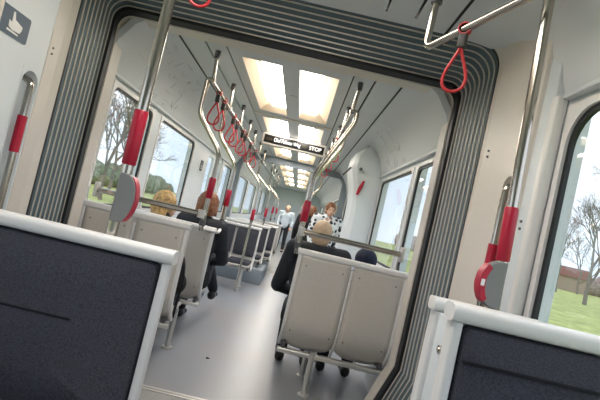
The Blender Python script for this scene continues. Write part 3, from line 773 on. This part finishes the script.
    mb.ball(V(0, hipy, hz), .16, .13, .11)
    finish(mb, 'trousers', trousers, root, .013, 6)
    for s in (-1, 1):
        mb = MB(); a0 = an[s]; mb.ball(a0+V(0, -.01, -.045), .042, .05, .05); capsule(mb, a0+V(0, -.01, -.055), a0+V(0, .15, -.062), .042, .036)
        mb.ball(a0+V(0, .15, -.064), .045, .06, .032); finish(mb, 'shoe', 'shoe', root, .01, 4)
    # hair / cap
    mb = MB()
    if cap:
        mb.ball(hc+V(0, -.008, .035), .089, .104, .088, rot=rot); mb.ball(H_(0, -.005, .0), .088, .104, .045, rot=rot)
        finish(mb, 'cap', 'cap', root, .009, 3)
        mb = MB(); mb.ball(H_(0, -.03, -.035), .078, .085, .05, rot=rot); finish(mb, 'hair', hair, root, .009, 3)
    else:
        k = {'short': .012, 'bushy': .022, 'long': .024, 'thin': .004}[hairstyle]
        mb.ball(H_(0, -.018, .03), .077+k, .088+k, .092+k, rot=rot)
        mb.ball(H_(0, -.035, -.01), .074+k, .078+k, .085+k*.8, rot=rot)
        if hairstyle in ('bushy', 'long'):
            for q_ in range(16):
                a = PI+PI*q_/15; zz = -.07 if hairstyle == 'bushy' else -.13
                p0 = H_(.075*math.cos(a), -.01+.085*math.sin(a), .05); p1_ = H_(.085*math.cos(a)*1.05, -.01+.095*math.sin(a), zz+.012*math.sin(q_*5))
                capsule(mb, p0, p1_, .026, .014, 4)
        # keep the face free
        finish(mb, 'hair', hair, root, .008, 2)
    return root
SG = 'passengers'
person((-.52, 4.00, 0), 0, 'brown-haired passenger in a dark jacket, back turned, leg crossed, on the left aisle seat', 'jdark', 'hairb', top=1.285, hairstyle='bushy', cross=True, shz=.485, spread=.92)
person((-.90, 4.00, 0), 0, 'blond passenger by the left window, head turned towards the neighbour', 'jblack', 'hairy', top=1.195, hairstyle='long', head_turn=-1.1, spread=.8)
person((.545, 3.38, 0), 0, 'balding fair-haired man in a dark jacket seen from behind on the right aisle seat', 'jdark', 'hairg', top=1.275, hairstyle='thin', lean=-.015, spread=1.0, shz=.515)
person((.91, 3.36, 0), 0, 'passenger in a dark navy cap by the right window, only the cap above the seat', 'jblack', 'hairb', top=1.14, cap=True, spread=.8)
p = at(329, 215, 7.3); person((p.x, 7.3, 0), PI+.2, 'standing passenger in a black and white patterned jacket near the right door', 'jpat', 'hairb', seated=False, top=1.60)
p = at(311, 218, 8.1); person((p.x, 8.1, 0), .3, 'standing passenger in black down the aisle, left of the patterned jacket', 'jblack', 'hairb', seated=False, top=1.50)
p = at(331, 214, 8.6); person((p.x, 8.6, 0), PI-.3, 'fair-haired passenger standing behind the patterned jacket by the right wall', 'jblack', 'hairy', seated=False, top=1.66)
p = at(287, 214, 15); person((p.x, 15.0, 0), PI, 'passenger in a pale blue jacket in the last car, left of the aisle', 'jpale', 'hairg', seated=False, top=1.55)
# black backpack on the first left seat
bp = empty('backpack', (-.55, 3.44, .44), 0, 'black backpack on the first left double seat, aisle side', 'backpack')
mb = MB(); mb.ball((0, 0, .19), .13, .12, .20); mb.ball((.02, .05, .11), .13, .12, .11); mb.ball((0, -.02, .33), .09, .08, .08); finish(mb, 'bag_body', 'jblack', bp, .012, 4)
MB().tube(fillet([(.10, -.08, .34), (.15, -.10, .2), (.14, -.09, .0), (.13, -.06, -.12)], .05), .010, 8).build('shoulder_strap', 'jblack', bp)
q = at(209.5, 348.5, 3.62); q.z = 0
mb = MB(); mb.ball((0, 0, .006), .012, .009, .006, 10, 8); mb.ball((.012, .004, .004), .008, .006, .004, 8, 6)
tag(mb.build('crumb', 'jblack', loc=(q.x, q.y, .0)), 'tiny dark crumb lying alone on the aisle floor', 'litter')
# ------------------------------------------------------------------ outside
tag(MB().box(-160, 160, -120, 160, -.45, -.40).build('field', 'grass', smooth=False), None, None, None, 'structure')
def tree(x, y, h, seed, label, depth=6, lean=0, gname='bare trees outside'):
    rt = empty('bare_tree', (x, y, -.42), 0, label, 'tree', gname); rd = random.Random(seed)
    tk = MB(); br = MB()
    def grow(p, d, L, r, k):
        q = p+d*L; mid = p+d*L*.5+Vector((rd.uniform(-.06, .06)*L, rd.uniform(-.06, .06)*L, 0))
        (tk if k >= depth-1 else br).tube([p, mid, q], r, 6 if k > 2 else 3, [r, r*.85, r*.68], caps=False)
        if k == 0: return
        nb = 3 if k > 1 else 4
        for i in range(nb):
            a = rd.uniform(0, 2*PI); tl = rd.uniform(.3, .85) if i else rd.uniform(.1, .35)
            ax = d.orthogonal().normalized(); ax = Matrix.Rotation(a, 3, d) @ ax
            nd = (Matrix.Rotation(tl, 3, ax) @ d + Vector((0, 0, .1))).normalized()
            st = q if i < 2 else p+d*L*rd.uniform(.45, .95)
            grow(st, nd, L*rd.uniform(.62, .82), r*.62, k-1)
    grow(Vector((0, 0, 0)), Vector((lean, 0, 1)).normalized(), h*.26, h*.015, depth)
    tk.build('trunk', 'bark', rt); br.build('branches', 'bark', rt)
    return rt
# right side
for i, (x, y, h, lb) in enumerate([(20.5, 27, 12, 'bare tree outside the right front window, branches filling the upper pane'), (25.5, 38, 12, 'smaller bare tree outside the right window, just left of the big one'),
                                  (33, 55, 12, 'bare tree at the edge of the green field, near the window gasket'), (44, 68, 12, 'bare tree far across the green field beyond the right window')]):
    tree(x, y, h, 11+i, lb, depth=7 if i < 2 else 6)
for i, (x, y, h, lb) in enumerate([(-7.5, 13, 8, 'bare tree close outside the first left window'), (-11, 26, 9, 'bare tree outside the left, seen between the two windows'), (-8.5, 23, 8.5, 'bare tree behind the second left window'),
                                  (-14, 34, 10, 'bare tree farther off behind the left windows'), (-13, 19, 9.5, 'bare tree with spreading crown beyond the left windows')]):
    tree(x, y, h, 31+i, lb, depth=6)
def hedge(x0, y0, x1, y1, h, m, label, seed):
    rd = random.Random(seed); mb = MB(); L = Vector((x1-x0, y1-y0, 0)); nn = int(L.length/1.6)
    for k in range(nn):
        c_ = Vector((x0, y0, -.4))+L*(k+.5)/nn; hh = h*rd.uniform(.7, 1.15)
        bmesh.ops.create_icosphere(mb.b, subdivisions=2, radius=1, matrix=Matrix.Translation(c_+Vector((0, 0, hh*.45))) @ Matrix.Diagonal((1.5, 1.5, hh*.55, 1)))
    for v_ in mb.b.verts: v_.co += Vector((rd.uniform(-.12, .12), rd.uniform(-.12, .12), rd.uniform(-.15, .15)))
    return tag(mb.build('hedge', m, smooth=False), label, 'hedge', None, 'stuff')
hedge(100, 55, 25, 108, 3.6, 'hedge', 'brown winter hedge along the far edge of the green field', 3)
hedge(-24, 5, -22, 75, 2.6, 'ivy', 'dark hedge beyond the trees on the left side', 5)
hs = empty('house', (46, 77, -.4), -.3, 'low brick house at the far edge of the green field', 'house')
MB().box(-4, 4, -3, 3, 0, 2.4).build('wall', 'house', hs, smooth=False)
mb = MB(); mb.poly([(-4.4, -3.4, 2.4), (-4.4, 3.4, 2.4), (-4.4, 0, 4.0)], (8.8, 0, 0)); mb.build('roof', 'roof', hs, smooth=False)
